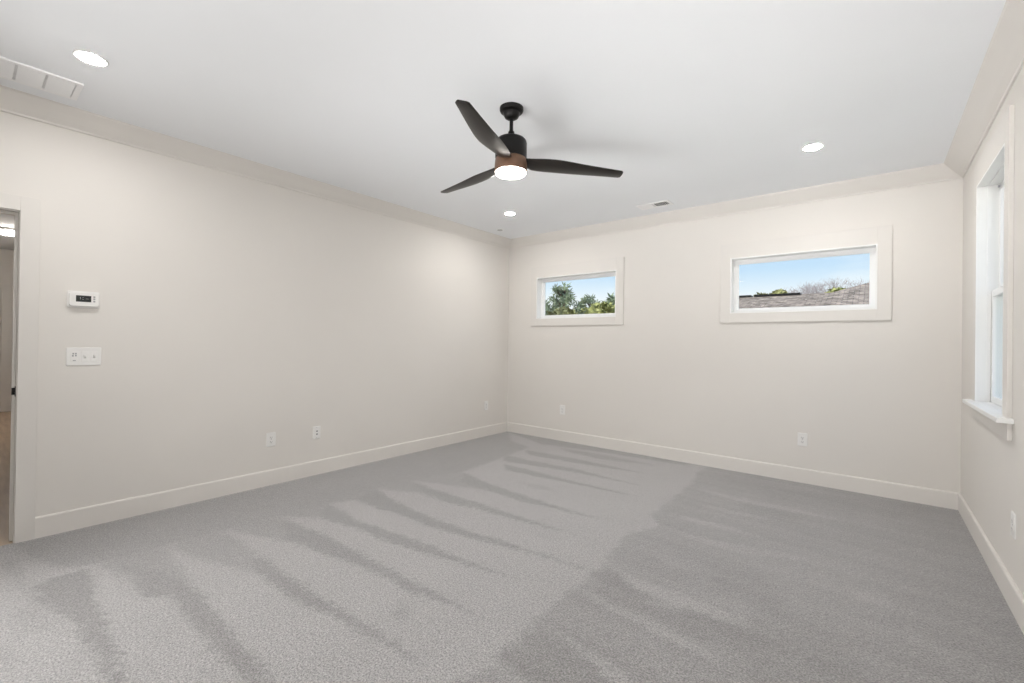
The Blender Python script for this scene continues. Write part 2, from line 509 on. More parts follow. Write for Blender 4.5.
PILE_LIGHT = [
  (0.8, [(-1.149,1.373),(-0.954,1.342),(-0.99,1.312),(-1.162,1.34)]),
  (0.8, [(-1.187,1.683),(-0.991,1.663),(-0.844,1.652),(-0.657,1.591),(-0.708,1.548),(-0.872,1.606),(-1.087,1.66)]),
  (0.8, [(-1.15,2.033),(-0.946,2.013),(-0.735,2.012),(-0.559,1.986),(-0.408,1.917),(-0.542,1.929),(-0.738,1.946),(-0.991,1.986)]),
  (0.85, [(-1.192,2.383),(-0.915,2.334),(-0.711,2.347),(-0.554,2.324),(-0.427,2.291),(-0.521,2.24),(-0.75,2.223),(-0.921,2.216)]),
  (0.5, [(-0.892,2.147),(-0.775,2.269),(-0.695,2.292),(-0.734,2.15)]),
  (0.6, [(-1.032,2.673),(-0.845,2.634),(-0.791,2.605),(-0.907,2.581)]),
  (0.6, [(-1.137,3.125),(-0.86,3.109),(-0.54,3.175),(-0.256,3.2),(-0.525,3.084),(-0.692,3.028),(-0.865,3.046)]),
  (0.75, [(-1.174,3.412),(-1.079,3.417),(-0.785,3.43),(-0.546,3.379),(-0.768,3.355),(-1.02,3.344)]),
  (0.7, [(-1.245,4.127),(-0.88,4.137),(-0.458,4.144),(-0.177,4.099),(-0.447,4.044),(-0.857,4.031)]),
  (0.6, [(-1.215,3.78),(-0.857,3.768),(-0.548,3.778),(-0.836,3.679)]),
  (0.5, [(-0.082,2.953),(0.06,3.025),(0.077,2.924),(-0.039,2.848)]),
  (0.5, [(0.126,2.748),(0.167,2.691),(0.22,2.675),(0.152,2.601)]),
]
PILE_DARK_EAST = [
  (0.45, [(-1.165,2.33),(-0.889,2.268),(-0.769,2.251),(-0.858,2.067),(-1.118,2.049)]),
  (0.5, [(-0.871,2.098),(-0.558,2.3),(-0.37,2.195),(-0.422,2.069),(-0.57,2.026)]),
  (0.4, [(-1.122,1.649),(-0.788,1.612),(-0.657,1.591),(-0.94,1.354),(-1.156,1.412)]),
  (0.4, [(-0.787,2.777),(-0.478,2.816),(-0.313,2.638),(-0.381,2.513),(-0.609,2.506)]),
  (0.35, [(-0.43,2.539),(-0.1,2.422),(0.089,2.216),(-0.314,1.878),(-0.422,2.069)]),
  (0.3, [(-1.301,4.559),(-0.562,4.656),(0.429,4.945),(0.168,4.398),(-0.524,4.353)]),
  (0.4, [(-0.844,4.074),(-0.426,4.089),(-0.394,3.791),(-0.791,3.826)]),
]
PILE_SEAM = [(-1.339, 4.899), (-1.358, 4.689), (-1.3, 4.308), (-1.287, 3.948), (-1.276, 3.417), (-1.296, 3.306), (-1.152, 3.09), (-1.272, 2.856), (-1.243, 2.59), (-1.198, 2.332), (-1.197, 2.031), (-1.202, 1.749), (-1.191, 1.627), (-1.179, 1.408), (-1.188, 1.464), (-1.158, 1.329), (-1.208, 1.173), (-1.24, 1.043)]

def poly_sdf(P, poly):
    """signed distance, negative inside"""
    poly = np.array(poly)
    n = len(poly)
    d = np.full(len(P), 1e9)
    inside = np.zeros(len(P), bool)
    for i in range(n):
        a, b = poly[i], poly[(i + 1) % n]
        e = b - a
        w = P - a
        t = np.clip((w @ e) / max(e @ e, 1e-12), 0, 1)
        d = np.minimum(d, np.hypot(*(w - t[:, None] * e).T))
        c = ((a[1] <= P[:, 1]) & (b[1] > P[:, 1])) | ((b[1] <= P[:, 1]) & (a[1] > P[:, 1]))
        with np.errstate(divide='ignore', invalid='ignore'):
            xi = a[0] + (P[:, 1] - a[1]) / (b[1] - a[1]) * e[0]
        inside ^= c & (P[:, 0] < xi)
    return np.where(inside, -d, d)

def build_floor():
    rng = np.random.default_rng(4)
    step = 0.0165
    xs = np.arange(XL, XR + step, step)
    xs[-1] = XR
    ys = np.arange(YF, YB + step, step)
    ys[-1] = YB
    gx, gy = np.meshgrid(xs, ys)
    P = np.stack([gx.ravel(), gy.ravel()], 1)
    # ragged edges: low-frequency wander plus tuft-sized jitter
    q = P.copy()
    q[:, 0] += 0.006 * np.sin(P[:, 1] * 23 + 2.0 * np.sin(P[:, 0] * 3.1)) + rng.normal(0, 0.012, len(P))
    q[:, 1] += 0.003 * np.sin(P[:, 0] * 17 + 1.4 * np.sin(P[:, 1] * 5.3)) + rng.normal(0, 0.012, len(P))
    def soft(poly, w=0.016):
        return np.clip(0.5 - poly_sdf(q, poly) / (2 * w), 0, 1)
    dark = np.full(len(P), 0.04)
    for v, poly in PILE_DARK:
        dark = np.maximum(dark, v * soft(poly, 0.03 if v < 0.75 else 0.016))
    seam_y = [p[1] for p in PILE_SEAM][::-1]
    seam_x = [p[0] for p in PILE_SEAM][::-1]
    order = np.argsort(seam_y)
    sx = np.interp(q[:, 1], np.array(seam_y)[order], np.array(seam_x)[order])
    east = np.clip(0.5 + (q[:, 0] - sx) / 0.04, 0, 1)
    streak = np.sin(q[:, 1] * 21 + 0.9 * np.sin(P[:, 0] * 1.7) + 1.1 * P[:, 0]) * 0.07 + np.sin(q[:, 1] * 47 + 2.0 * np.sin(P[:, 0] * 1.1)) * 0.05
    pale = np.exp(-(((P[:, 0] + 0.35) / 0.45) ** 2 + ((P[:, 1] - 2.7) / 0.9) ** 2))
    e_val = 0.64 + streak - 0.16 * pale
    for v, poly in PILE_DARK_EAST:
        e_val = np.maximum(e_val, e_val + v * 0.55 * soft(poly, 0.04))
    for v, poly in PILE_LIGHT:
        e_val = e_val * (1 - 1.0 * v * soft(poly, 0.022))
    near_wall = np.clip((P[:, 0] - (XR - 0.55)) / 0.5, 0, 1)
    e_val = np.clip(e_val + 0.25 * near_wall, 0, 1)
    val = np.clip(dark * (1 - east) + e_val * east + rng.normal(0, 0.10, len(P)), 0, 1)
    nx, ny = len(xs), len(ys)
    idx = np.arange(nx * ny).reshape(ny, nx)
    quads = np.stack([idx[:-1, :-1], idx[:-1, 1:], idx[1:, 1:], idx[1:, :-1]], -1).reshape(-1, 4)
    me = bpy.data.meshes.new('floor')
    z = np.zeros(len(P))
    me.from_pydata(np.column_stack([P, z]).tolist(), [], quads.tolist())
    at = me.attributes.new('pile_lay', 'FLOAT', 'POINT')
    at.data.foreach_set('value', val.astype(np.float32))
    me.materials.append(M['carpet'])
    o = bpy.data.objects.new('floor', me)
    COL.objects.link(o)
    return tag(o, 'grey wall-to-wall carpet with vacuum stripes', 'floor', kind='structure')
build_floor()

# ------------------------------------------------------------------ baseboards and crown
BB = 0.134
def baseboard(name, pts, label):
    """pts: wall-face start and end (x, y), inward normal"""
    (x0, y0), (x1, y1), (nx, ny) = pts
    mb = MB()
    prof = [(0, 0), (0.015, 0), (0.015, BB - 0.010), (0.012, BB - 0.003), (0.007, BB), (0, BB)]
    mb.loft([[(x + nx * d, y + ny * d, z) for d, z in prof] for x, y in ((x0, y0), (x1, y1))])
    return tag(mb.build(name, M['trim']), label, 'baseboard', kind='structure')
baseboard('baseboard_left', ((XL, DOOR[1] + 0.081), (XL, YB), (1, 0)), 'flat greige baseboard along the left wall')
baseboard('baseboard_back', ((XL, YB), (XR, YB), (0, -1)), 'flat greige baseboard along the far wall')
baseboard('baseboard_right', ((XR, YF), (XR, YB), (-1, 0)), 'flat greige baseboard along the right wall')

CW, CD = 0.125, 0.110
def crown(name, p0, p1, n, m0, m1, label):
    """sloped board with a slight cove between wall and ceiling; m0/m1 mitre the ends"""
    prof = [(0, H - CD), (0.011, H - CD), (0.015, H - CD + 0.012), (0.045, H - CD + 0.034), (0.083, H - 0.042), (CW - 0.006, H - 0.012), (CW, H), (0, H)]
    rings = []
    dx, dy = Vector((p1[0] - p0[0], p1[1] - p0[1])).normalized()
    for (x, y), m, s in ((p0, m0, 1), (p1, m1, -1)):
        rings.append([(x + n[0] * d + dx * s * d * m, y + n[1] * d + dy * s * d * m, z) for d, z in prof])
    return tag(MB().loft(rings).build(name, M['casing']), label, 'crown moulding', kind='structure')
crown('trim_1', (XL, YF), (XL, YB), (1, 0), 0, 1, 'greige crown moulding along the left wall')
crown('trim_2', (XL, YB), (XR, YB), (0, -1), 1, 1, 'greige crown moulding along the far wall')
crown('trim_3', (XR, YB), (XR, YF), (-1, 0), 1, 0, 'greige crown moulding along the right wall')

# ------------------------------------------------------------------ windows
def ring_boxes(mb, a0, a1, z0, z1, wl_, wr, wt, wb, f):
    """four boards around an opening; f(a0, a1, z0, z1) adds one"""
    f(a0 - wl_, a0, z0 - wb, z1 + wt)
    f(a1, a1 + wr, z0 - wb, z1 + wt)
    f(a0, a1, z1, z1 + wt)
    f(a0, a1, z0 - wb, z0)

def high_window(name, win, label):
    x0, x1, z0, z1 = win
    root = tag(empty(name, ((x0 + x1) / 2, YB, z0)), label, 'window', kind='structure')
    ox, oy, oz = root.location
    c = MB()
    ring_boxes(c, x0 - ox, x1 - ox, z0 - oz, z1 - oz, 0.095, 0.095, 0.148, 0.095, lambda a, b, p, q: c.box(a, b, -0.02, 0.0, p, q))
    c.build('casing', M['casing'], root, bevel=0.0015)
    j = MB()
    t = 0.012
    ring_boxes(j, x0 - ox + t, x1 - ox - t, z0 - oz + t, z1 - oz - t, t, t, t, t, lambda a, b, p, q: j.box(a, b, -0.0195, T, p, q))
    j.build('jamb', M['white'], root)
    s = MB()
    w = 0.034
    ring_boxes(s, x0 - ox + t + w, x1 - ox - t - w, z0 - oz + t + w, z1 - oz - t - w, w, w, w, w, lambda a, b, p, q: s.box(a, b, 0.085, 0.130, p, q))
    w2 = w + 0.008
    ring_boxes(s, x0 - ox + t + w2, x1 - ox - t - w2, z0 - oz + t + w2, z1 - oz - t - w2, 0.008, 0.008, 0.008, 0.008, lambda a, b, p, q: s.box(a, b, 0.098, 0.120, p, q))
    s.build('sash', M['vinyl'], root)
    MB().box(x0 - ox + t + w, x1 - ox - t - w, 0.106, 0.111, z0 - oz + t + w, z1 - oz - t - w).build('pane', M['glass'], root)
    return root
high_window('window_1', WIN_W, 'small high window in the far wall showing pine trees')
high_window('window_2', WIN_E, 'wider looking high window in the far wall showing a shingled roof')

def tall_window():
    y0, y1, z0, z1 = WIN_S
    root = tag(empty('window_3', (XR, (y0 + y1) / 2, z0)), 'tall white double-hung window in the right wall', 'window', kind='structure')
    ox, oy, oz = root.location
    a0, a1, b1 = y0 - oy, y1 - oy, z1 - oz
    c = MB()
    c.box(-0.02, 0, a0 - 0.09, a0, 0.0, b1 + 0.155)
    c.box(-0.02, 0, a1, a1 + 0.09, 0.0, b1 + 0.155)
    c.box(-0.02, 0, a0, a1, b1, b1 + 0.155)
    c.build('casing', M['casing'], root, bevel=0.0015)
    MB().box(0.0, 0.10, a0, a1, -0.0215, 0.0035).box(-0.062, 0.0, a0 - 0.135, a1 + 0.135, -0.022, 0.004).build('stool', M['white'], root, bevel=0.003)
    MB().box(-0.018, 0, a0 - 0.09, a1 + 0.09, -0.113, -0.022).build('apron', M['casing'], root, bevel=0.0015)
    t = 0.012
    j = MB()
    j.box(-0.0195, T, a0, a0 + t, 0.004, b1)
    j.box(-0.0195, T, a1 - t, a1, 0.004, b1)
    j.box(-0.0195, T, a0 + t, a1 - t, b1 - t, b1)
    j.box(0.030, 0.050, a0 + t, a0 + t + 0.007, 0.004, b1 - t).box(0.030, 0.050, a1 - t - 0.007, a1 - t, 0.004, b1 - t).box(0.030, 0.050, a0 + t + 0.007, a1 - t - 0.007, b1 - t - 0.007, b1 - t)
    j.build('jamb', M['white'], root)
    mid = 1.634 - oz
    def sash(x0, x1, p, q, pane_name):
        s = MB()
        w = 0.042
        ring_boxes(s, a0 + t + w, a1 - t - w, p + w, q - w, w, w, w, w, lambda a, b, u, v: s.box(x0, x1, a, b, u, v))
        o = s.build('sash', M['vinyl'], root, bevel=0.002)
        xm = (x0 + x1) / 2
        MB().box(xm - 0.003, xm + 0.003, a0 + t + w, a1 - t - w, p + w, q - w).build('pane', M['glass'], o)
        return o
    sash(0.084, 0.112, mid - 0.02, b1 - t, 'upper')
    lower = sash(0.052, 0.081, 0.006, mid + 0.024, 'lower')
    MB().box(0.036, 0.052, -0.03, 0.03, mid + 0.006, mid + 0.022).box(0.028, 0.038, -0.012, 0.012, mid + 0.010, mid + 0.020).build('sash_lock', M['vinyl'], lower, bevel=0.002)
    MB().box(0.075, 0.084, a1 - t - 0.02, a1 - t - 0.006, b1 - t - 0.022, b1 - t - 0.010).build('tilt_latch', M['plastic_grey'], root)
    return root
tall_window()

# ------------------------------------------------------------------ doorway and hall
def doorway():
    y0, y1, z1 = DOOR
    root = tag(empty('door_1', (XL, (y0 + y1) / 2, 0)), 'open doorway at the left edge leading to a hall', 'doorway', kind='structure')
    oy = root.location.y
    a0, a1 = y0 - oy, y1 - oy
    c = MB()
    for x0_, x1_ in ((0, 0.018), (-T - 0.018, -T)):
        c.box(x0_, x1_, a0 - 0.09 + 0.012, a0 + 0.006, 0, z1 + 0.084)
        c.box(x0_, x1_, a1 - 0.006, a1 + 0.081, 0, z1 + 0.084)
        c.box(x0_, x1_, a0 + 0.006, a1 - 0.006, z1 - 0.006, z1 + 0.084)
    c.build('casing', M['casing'], root, bevel=0.0015)
    j = MB()
    j.box(-T, 0, a0, a0 + 0.014, 0, z1).box(-T, 0, a1 - 0.010, a1, 0, z1).box(-T, 0, a0 + 0.014, a1 - 0.010, z1 - 0.012, z1)
    j.box(-0.085, -0.050, a1 - 0.024, a1 - 0.010, 0, z1 - 0.012).box(-0.085, -0.050, a0 + 0.014, a1 - 0.024, z1 - 0.026, z1 - 0.012)
    jo = j.build('jamb', M['trim'], root)
    MB().box(-0.046, -0.006, a1 - 0.0125, a1 - 0.010, 0.90, 0.962).hull8(
        [(-0.010, a1 - 0.0125, 0.905), (-0.002, a1 - 0.0125, 0.905), (-0.002, a1 - 0.010, 0.905), (-0.010, a1 - 0.010, 0.905)],
        [(-0.010, a1 - 0.0125, 0.957), (-0.002, a1 - 0.0125, 0.957), (-0.002, a1 - 0.010, 0.957), (-0.010, a1 - 0.010, 0.957)]).box(-0.048, -0.030, a1 - 0.026, a1 - 0.0125, 0.91, 0.952).build('strike_plate', M['black_metal'], jo)
    return root
doorway()

HX0, HY0, HY1 = -11.4, -0.85, 0.80
o = MB().box(HX0 - 0.1, XL, HY0 - 0.1, HY1 + 0.1, -0.12, -0.004).build('floor_hall', M['oak_floor'])
tag(o, 'pale oak floor of the hall beyond the doorway', 'floor', kind='structure')
o = MB().box(HX0 - 0.1, XL - T, HY1, HY1 + 0.1, -0.1, H).build('wall_hall_right', M['wall'])
tag(o, 'right-hand wall of the hall', 'wall', kind='structure')
o = MB().box(HX0 - 0.1, XL - T, HY0 - 0.1, HY0, -0.1, H).build('wall_hall_left', M['wall'])
tag(o, 'left-hand wall of the hall', 'wall', kind='structure')
o = MB().box(HX0 - 0.1, HX0, HY0, HY1, -0.1, H).build('wall_hall_end', M['wall'])
tag(o, 'end wall of the hall', 'wall', kind='structure')
def hall_door():
    root = tag(empty('door_2', (HX0, 0.0, 0)), 'closed white panel door at the end of the hall', 'door', kind='structure')
    MB().box(0, 0.03, -0.42, 0.42, 0.012, 2.05).box(0.03, 0.036, -0.30, 0.30, 0.2, 0.9).box(0.03, 0.036, -0.30, 0.30, 1.05, 1.9).build('door_leaf', M['white'], root, bevel=0.003)
    MB().box(0, 0.04, 0.44, 0.53, 0, 2.14).box(0, 0.04, -0.53, -0.44, 0, 2.14).box(0, 0.04, -0.44, 0.44, 2.06, 2.14).build('casing', M['casing'], root)
    MB().box(0.0, 0.05, -0.44, 0.44, 0, 0.012).build('threshold', M['bronze'], root)
hall_door()
def hall_lamp():
    root = tag(empty('flush_ceiling_light', (-9.2, 0.40, H)), 'round glowing ceiling light in the hall seen through the doorway', 'light')
    MB().lathe([(0.115, 0), (0.115, -0.03), (0.11, -0.035)]).build('base', M['white'], root, smooth=True)
    MB().lathe([(0.108, -0.035), (0.10, -0.06), (0.07, -0.08), (0.02, -0.086)]).build('lens', M['hall_lens'], root, smooth=True)
hall_lamp()

# ------------------------------------------------------------------ ceiling fan
FX, FY = -1.767, 2.1506
def ceiling_fan():
    root = tag(empty('ceiling_fan', (FX, FY, H)), 'dark three-blade ceiling fan with a lit round lens', 'ceiling fan')
    Z = lambda z: z - H
    MB().lathe([(0.074, 0), (0.074, -0.016), (0.070, -0.024), (0.052, -0.030), (0.050, -0.044), (0.042, -0.060), (0.026, -0.070), (0.018, -0.072)]).build('canopy', M['black_metal'], root, smooth=True)
    MB().lathe([(0.0115, -0.068), (0.0115, -0.17)], 20).build('downrod', M['black_metal'], root, smooth=True)
    MB().lathe([(0.014, -0.142), (0.019, -0.150), (0.021, -0.172), (0.034, -0.190)], 24).build('coupling', M['black_metal'], root, smooth=True)
    MB().lathe([(0.030, -0.186), (0.060, -0.190), (0.084, -0.197), (0.095, -0.208), (0.099, -0.222), (0.099, -0.310), (0.096, -0.318)]).build('motor_housing', M['black_metal'], root, smooth=True)
    MB().lathe([(0.090, -0.318), (0.096, -0.321), (0.099, -0.332), (0.101, -0.366), (0.102, -0.396), (0.098, -0.402)]).build('light_ring', M['bronze'], root, smooth=True)
    MB().lathe([(0.096, -0.399), (0.095, -0.407), (0.090, -0.414), (0.070, -0.421), (0.035, -0.426), (0.008, -0.427)]).build('lens', M['fan_lens'], root, smooth=True)
    rs = [0.08, 0.11, 0.14, 0.18, 0.22, 0.27, 0.32, 0.385, 0.45, 0.525, 0.60, 0.675, 0.735, 0.747]
    kr = [0.08, 0.14, 0.22, 0.32, 0.45, 0.60, 0.75]
    tL = np.interp(rs, kr, [-0.048, -0.0584, -0.0765, -0.0900, -0.0750, -0.0548, -0.0327])
    zL = np.interp(rs, kr, [2.4106, 2.4100, 2.4112, 2.4064, 2.3994, 2.3992, 2.3988])
    tH = np.interp(rs, kr, [0.0248, 0.0500, 0.0560, 0.0585, 0.0510, 0.0444, 0.0403])
    zH = np.interp(rs, kr, [2.3946, 2.3800, 2.3812, 2.3834, 2.3824, 2.3848, 2.3851])
    def sm(a):
        b = a.copy()
        b[1:-1] = (a[:-2] + 2 * a[1:-1] + a[2:]) / 4
        return b
    tL, zL, tH, zH = sm(tL), sm(zL), sm(tH), sm(zH)
    rings = []
    for k, r in enumerate(rs):
        ch = tH[k] - tL[k]
        if k == len(rs) - 1:                       # rounded tip
            tL[k] += 0.010
            tH[k] -= 0.010
            ch = tH[k] - tL[k]
        P = lambda u, dz: (r, tL[k] + ch * u, zL[k] + (zH[k] - zL[k]) * u + dz - H)
        b = 0.10 * ch
        rings.append([P(0, 0), P(0.06, -0.35 * b), P(0.22, -0.85 * b), P(0.5, -0.95 * b), P(0.8, -0.5 * b), P(0.97, -0.1 * b), P(1.0, 0.001),
                      P(0.95, 0.005), P(0.7, 0.008 - 0.35 * b), P(0.4, 0.010 - 0.5 * b), P(0.15, 0.009 - 0.2 * b), P(0.03, 0.006)])
    proto = MB().loft(rings).build('blade', M['blade_wood'], root, smooth=True)
    for k, deg in enumerate((-69.0, 51.0, 171.0)):
        b = proto if k == 0 else proto.copy()
        if k:
            COL.objects.link(b)
            b.parent = root
        b.rotation_euler = (0, 0, R(deg))
ceiling_fan()

# ------------------------------------------------------------------ recessed lights
def downlight():
    root = empty('recessed_downlight', (0, 0, H))
    MB().lathe([(0.070, 0), (0.070, -0.003), (0.067, -0.006), (0.060, -0.006), (0.053, -0.003), (0.053, 0)], 48).build('trim_ring', M['white'], root, smooth=True)
    MB().lathe([(0.0495, -0.001), (0.0490, -0.005), (0.042, -0.008), (0.03, -0.010), (0.008, -0.011)], 48).build('lens', M['lens'], root, smooth=True)
    return root
dl = downlight()
for k, (x, y, lab) in enumerate((
        (-3.208, 0.416, 'recessed ceiling light at upper left beside the long white grille'),
        (-0.352, 3.915, 'recessed ceiling light at right between the fan and the right window wall'),
        (-3.206, 3.900, 'recessed ceiling light below the fan near the far left corner'),
        )):
    d = dl if k == 0 else copy_tree(dl)
    d.location = (x, y, H)
    tag(d, lab, 'light', 'recessed ceiling lights')

# ------------------------------------------------------------------ ceiling grilles and cover plate
def return_grille():
    x0, x1, y0, y1 = -3.835, -3.565, -0.34, 0.435
    root = tag(empty('return_air_grille', ((x0 + x1) / 2, (y0 + y1) / 2, H)), 'long white louvred air grille on the ceiling at the left edge', 'vent')
    ox, oy, _ = root.location
    a0, a1, b0, b1 = x0 - ox, x1 - ox, y0 - oy, y1 - oy
    f = MB()
    f.box(a0, a0 + 0.026, b0, b1, -0.011, 0).box(a1 - 0.026, a1, b0, b1, -0.011, 0)
    f.box(a0 + 0.026, a1 - 0.026, b0, b0 + 0.028, -0.011, 0).box(a0 + 0.026, a1 - 0.026, b1 - 0.028, b1, -0.011, 0)
    f.build('frame', M['vent_white'], root, bevel=0.002)
    MB().box(a0 + 0.02, a1 - 0.02, b0 + 0.02, b1 - 0.02, -0.0016, -0.0006).build('duct_opening', M['duct_grey'], root)
    gaps = [b0 + 0.020] + [v - oy for v in (-0.285, -0.17, -0.055, 0.06, 0.175, 0.290)] + [b1 - 0.026]
    n = 7
    for g0, g1 in zip(gaps[:-1], gaps[1:]):
        lv = MB()
        for i in range(n):
            x = a0 + 0.026 + (a1 - a0 - 0.052) * (i + 0.5) / n
            p, q = g0 + 0.006, g1 - 0.006
            lv.hull8([(x - 0.015, p, -0.0125), (x - 0.015, q, -0.0125), (x - 0.0145, q, -0.0112), (x - 0.0145, p, -0.0112)],
                     [(x + 0.013, p, -0.0030), (x + 0.013, q, -0.0030), (x + 0.0135, q, -0.0017), (x + 0.0135, p, -0.0017)])
        lv.build('louvre_panel', M['vent_white'], root)
    return root
return_grille()

def supply_register():
    root = tag(empty('supply_register', (-1.785, 4.552, H)), 'small rectangular two-way ceiling register near the far wall', 'vent')
    f = MB()
    hx, hy = 0.170, 0.085
    f.box(-hx, -hx + 0.028, -hy, hy, -0.008, 0).box(hx - 0.028, hx, -hy, hy, -0.008, 0)
    f.box(-hx + 0.028, hx - 0.028, -hy, -hy + 0.026, -0.008, 0).box(-hx + 0.028, hx - 0.028, hy - 0.026, hy, -0.008, 0)
    f.box(-0.006, 0.006, -hy + 0.026, hy - 0.026, -0.008, 0)
    f.build('frame', M['vent_white'], root, bevel=0.002)
    MB().box(-hx + 0.026, hx - 0.026, -hy + 0.024, hy - 0.024, -0.0015, -0.0005).build('duct_opening', M['duct'], root)
    for s in (-1, 1):
        lv = MB()
        for i in range(6):
            x = s * (0.018 + 0.0205 * i + 0.008)
            if s < 0:
                lo, hi = x - 0.0100, x + 0.0085
            else:
                lo, hi = x + 0.0035, x + 0.0005
            lv.hull8([(lo, -hy + 0.026, -0.0095), (lo, hy - 0.026, -0.0095), (lo + 0.001, hy - 0.026, -0.0090), (lo + 0.001, -hy + 0.026, -0.0090)],
                     [(hi, -hy + 0.026, -0.0018), (hi, hy - 0.026, -0.0018), (hi + 0.001, hy - 0.026, -0.0012), (hi + 0.001, -hy + 0.026, -0.0012)])
        lv.build('louvres', M['vent_white'], root)
    return root
supply_register()

root = tag(empty('ceiling_cover_plate', (-3.761, 4.375, H)), 'tiny round cover plate on the ceiling near the far left corner', 'cover plate')
MB().lathe([(0.045, 0), (0.045, -0.004), (0.042, -0.006)], 32).build('rim', M['vent_white'], root, smooth=True)
MB().lathe([(0.034, -0.005), (0.034, -0.012), (0.030, -0.014)], 32).build('disc', M['disc_grey'], root, smooth=True)

# ------------------------------------------------------------------ wall devices (built facing +x, back at x = 0)
def rounded_plate(mb, w, h, d, r=0.006, x=0.0):
    pts = []
    for cx, cy, a0 in ((w / 2 - r, h / 2 - r, 0), (-w / 2 + r, h / 2 - r, 90), (-w / 2 + r, -h / 2 + r, 180), (w / 2 - r, -h / 2 + r, 270)):
        for k in range(5):
            a = R(a0 + 22.5 * k)
            pts.append((cx + r * math.cos(a), cy + r * math.sin(a)))
    k1 = (w - 0.006) / w
    k2 = (h - 0.006) / h
    return mb.loft([[(x, u, v) for u, v in pts], [(x + d * 0.55, u, v) for u, v in pts], [(x + d, u * k1, v * k2) for u, v in pts]])

def duplex_outlet():
    root = empty('wall_outlet', (0, 0, 0))
    rounded_plate(MB(), 0.078, 0.122, 0.006).build('cover_plate', M['plastic'], root)
    for s in (1, -1):
        f = MB()
        rounded_plate(f, 0.034, 0.029, 0.0022, 0.010, 0.0055)
        fo = f.build('socket', M['plastic'], root, loc=(0, 0, s * 0.0195))
        MB().box(0.0070, 0.0079, -0.0085, -0.0060, -0.0045, 0.0055).box(0.0070, 0.0079, 0.0060, 0.0085, -0.0035, 0.0045).box(0.0070, 0.0079, -0.0028, 0.0028, -0.0105, -0.0065).build('slots', M['slot'], fo)
    MB().tube((0.0055, 0, 0), (0.0068, 0, 0), 0.0032, n=12).build('screw', M['plastic_grey'], root)
    return root

def data_outlet():
    root = empty('data_outlet', (0, 0, 0))
    rounded_plate(MB(), 0.074, 0.118, 0.006).build('cover_plate', M['plastic'], root)
    for s in (1, -1):
        j = MB().box(0.0055, 0.0080, -0.010, 0.010, s * 0.014 - 0.009, s * 0.014 + 0.009).build('port', M['plastic'], root)
        MB().box(0.0076, 0.0084, -0.0070, 0.0070, s * 0.014 - 0.006, s * 0.014 + 0.005).build('port_hole', M['slot'], j)
    for s in (1, -1):
        MB().tube((0.0055, 0, s * 0.046), (0.0066, 0, s * 0.046), 0.003, n=12).build('screw', M['plastic_grey'], root)
    return root

first = duplex_outlet()
spots = (
    (XL, 1.728, 0.398, 0, 'white duplex outlet low on the left wall nearest the doorway'),
    (XL, 4.530, 0.416, 0, 'white duplex outlet low on the left wall close to the far corner'),
    (-3.163, YB, 0.405, -90, 'white duplex outlet below the pine-tree window, near the corner'),
    (-0.506, YB, 0.404, -90, 'white duplex outlet below the shingled-roof window on the far wall'),
    (XR, 3.280, 0.408, 180, 'white outlet on the right wall at the right edge, below the tall window'),
)
for k, (x, y, z, rz, lab) in enumerate(spots):
    d = first if k == 0 else copy_tree(first)
    d.location = (x, y, z)
    d.rotation_euler = (0, 0, R(rz))
    tag(d, lab, 'outlet', 'wall outlets')
d = data_outlet()
d.location = (XL, 2.141, 0.398)
tag(d, 'white two-port wall plate, second plate from the doorway on the left wall', 'outlet')

def thermostat():
    root = tag(empty('thermostat', (XL, 0.5165, 1.522)), 'white wall thermostat with dark display above the switch plate', 'thermostat')
    rounded_plate(MB(), 0.160, 0.112, 0.010, 0.012).build('back_plate', M['plastic'], root)
    rounded_plate(MB(), 0.146, 0.094, 0.022, 0.016, 0.009).build('body', M['plastic'], root)
    MB().box(0.030, 0.0316, -0.040, 0.034, -0.016, 0.026).build('display', M['screen'], root)
    MB().box(0.0316, 0.0320, -0.020, -0.018, 0.0, 0.016).box(0.0316, 0.0320, -0.010, -0.002, 0.0, 0.002).box(0.0316, 0.0320, -0.010, -0.002, 0.014, 0.016).box(0.0316, 0.0320, 0.008, 0.022, 0.004, 0.006).build('display_segments', M['plastic_grey'], root)
    for z in (-0.010, 0.006, 0.020):
        MB().box(0.0305, 0.0322, 0.044, 0.054, z - 0.005, z + 0.005).build('button', M['plastic_grey'], root, bevel=0.001)
    for z in (-0.006, 0.014):
        MB().box(0.0305, 0.0322, -0.060, -0.052, z - 0.005, z + 0.005).build('button', M['plastic'], root, bevel=0.001)
thermostat()

def switch_plate():
    root = tag(empty('switch_plate', (XL, 0.5235, 1.143)), 'white three-gang wall switch plate below the thermostat', 'switch')
    rounded_plate(MB(), 0.172, 0.120, 0.006, 0.006).build('cover_plate', M['plastic'], root)
    k = MB().box(0.005, 0.0075, -0.064, -0.030, -0.034, 0.034).build('fan_control', M['plastic'], root, bevel=0.001)
    for z, y in ((0.020, -0.052), (0.006, -0.054), (0.020, -0.040), (0.007, -0.040)):
        MB().box(0.0075, 0.0085, y - 0.004, y + 0.004, z - 0.005, z + 0.005).build('button', M['plastic_grey'], k)
    MB().box(0.0075, 0.0082, -0.054, -0.040, -0.028, -0.023).build('slider', M['plastic_grey'], k)
    for y in (0.004, 0.050):
        r_ = MB().box(0.005, 0.0070, y - 0.0165, y + 0.0165, -0.034, 0.034).build('rocker', M['plastic'], root, bevel=0.001)
        MB().hull8([(0.0068, y - 0.006, -0.012), (0.0068, y + 0.006, -0.012), (0.0068, y + 0.006, 0.012), (0.0068, y - 0.006, 0.012)],
                   [(0.014, y - 0.004, 0.000), (0.014, y + 0.004, 0.000), (0.014, y + 0.004, 0.010), (0.014, y - 0.004, 0.010)]).build('toggle', M['plastic'], r_)
switch_plate()

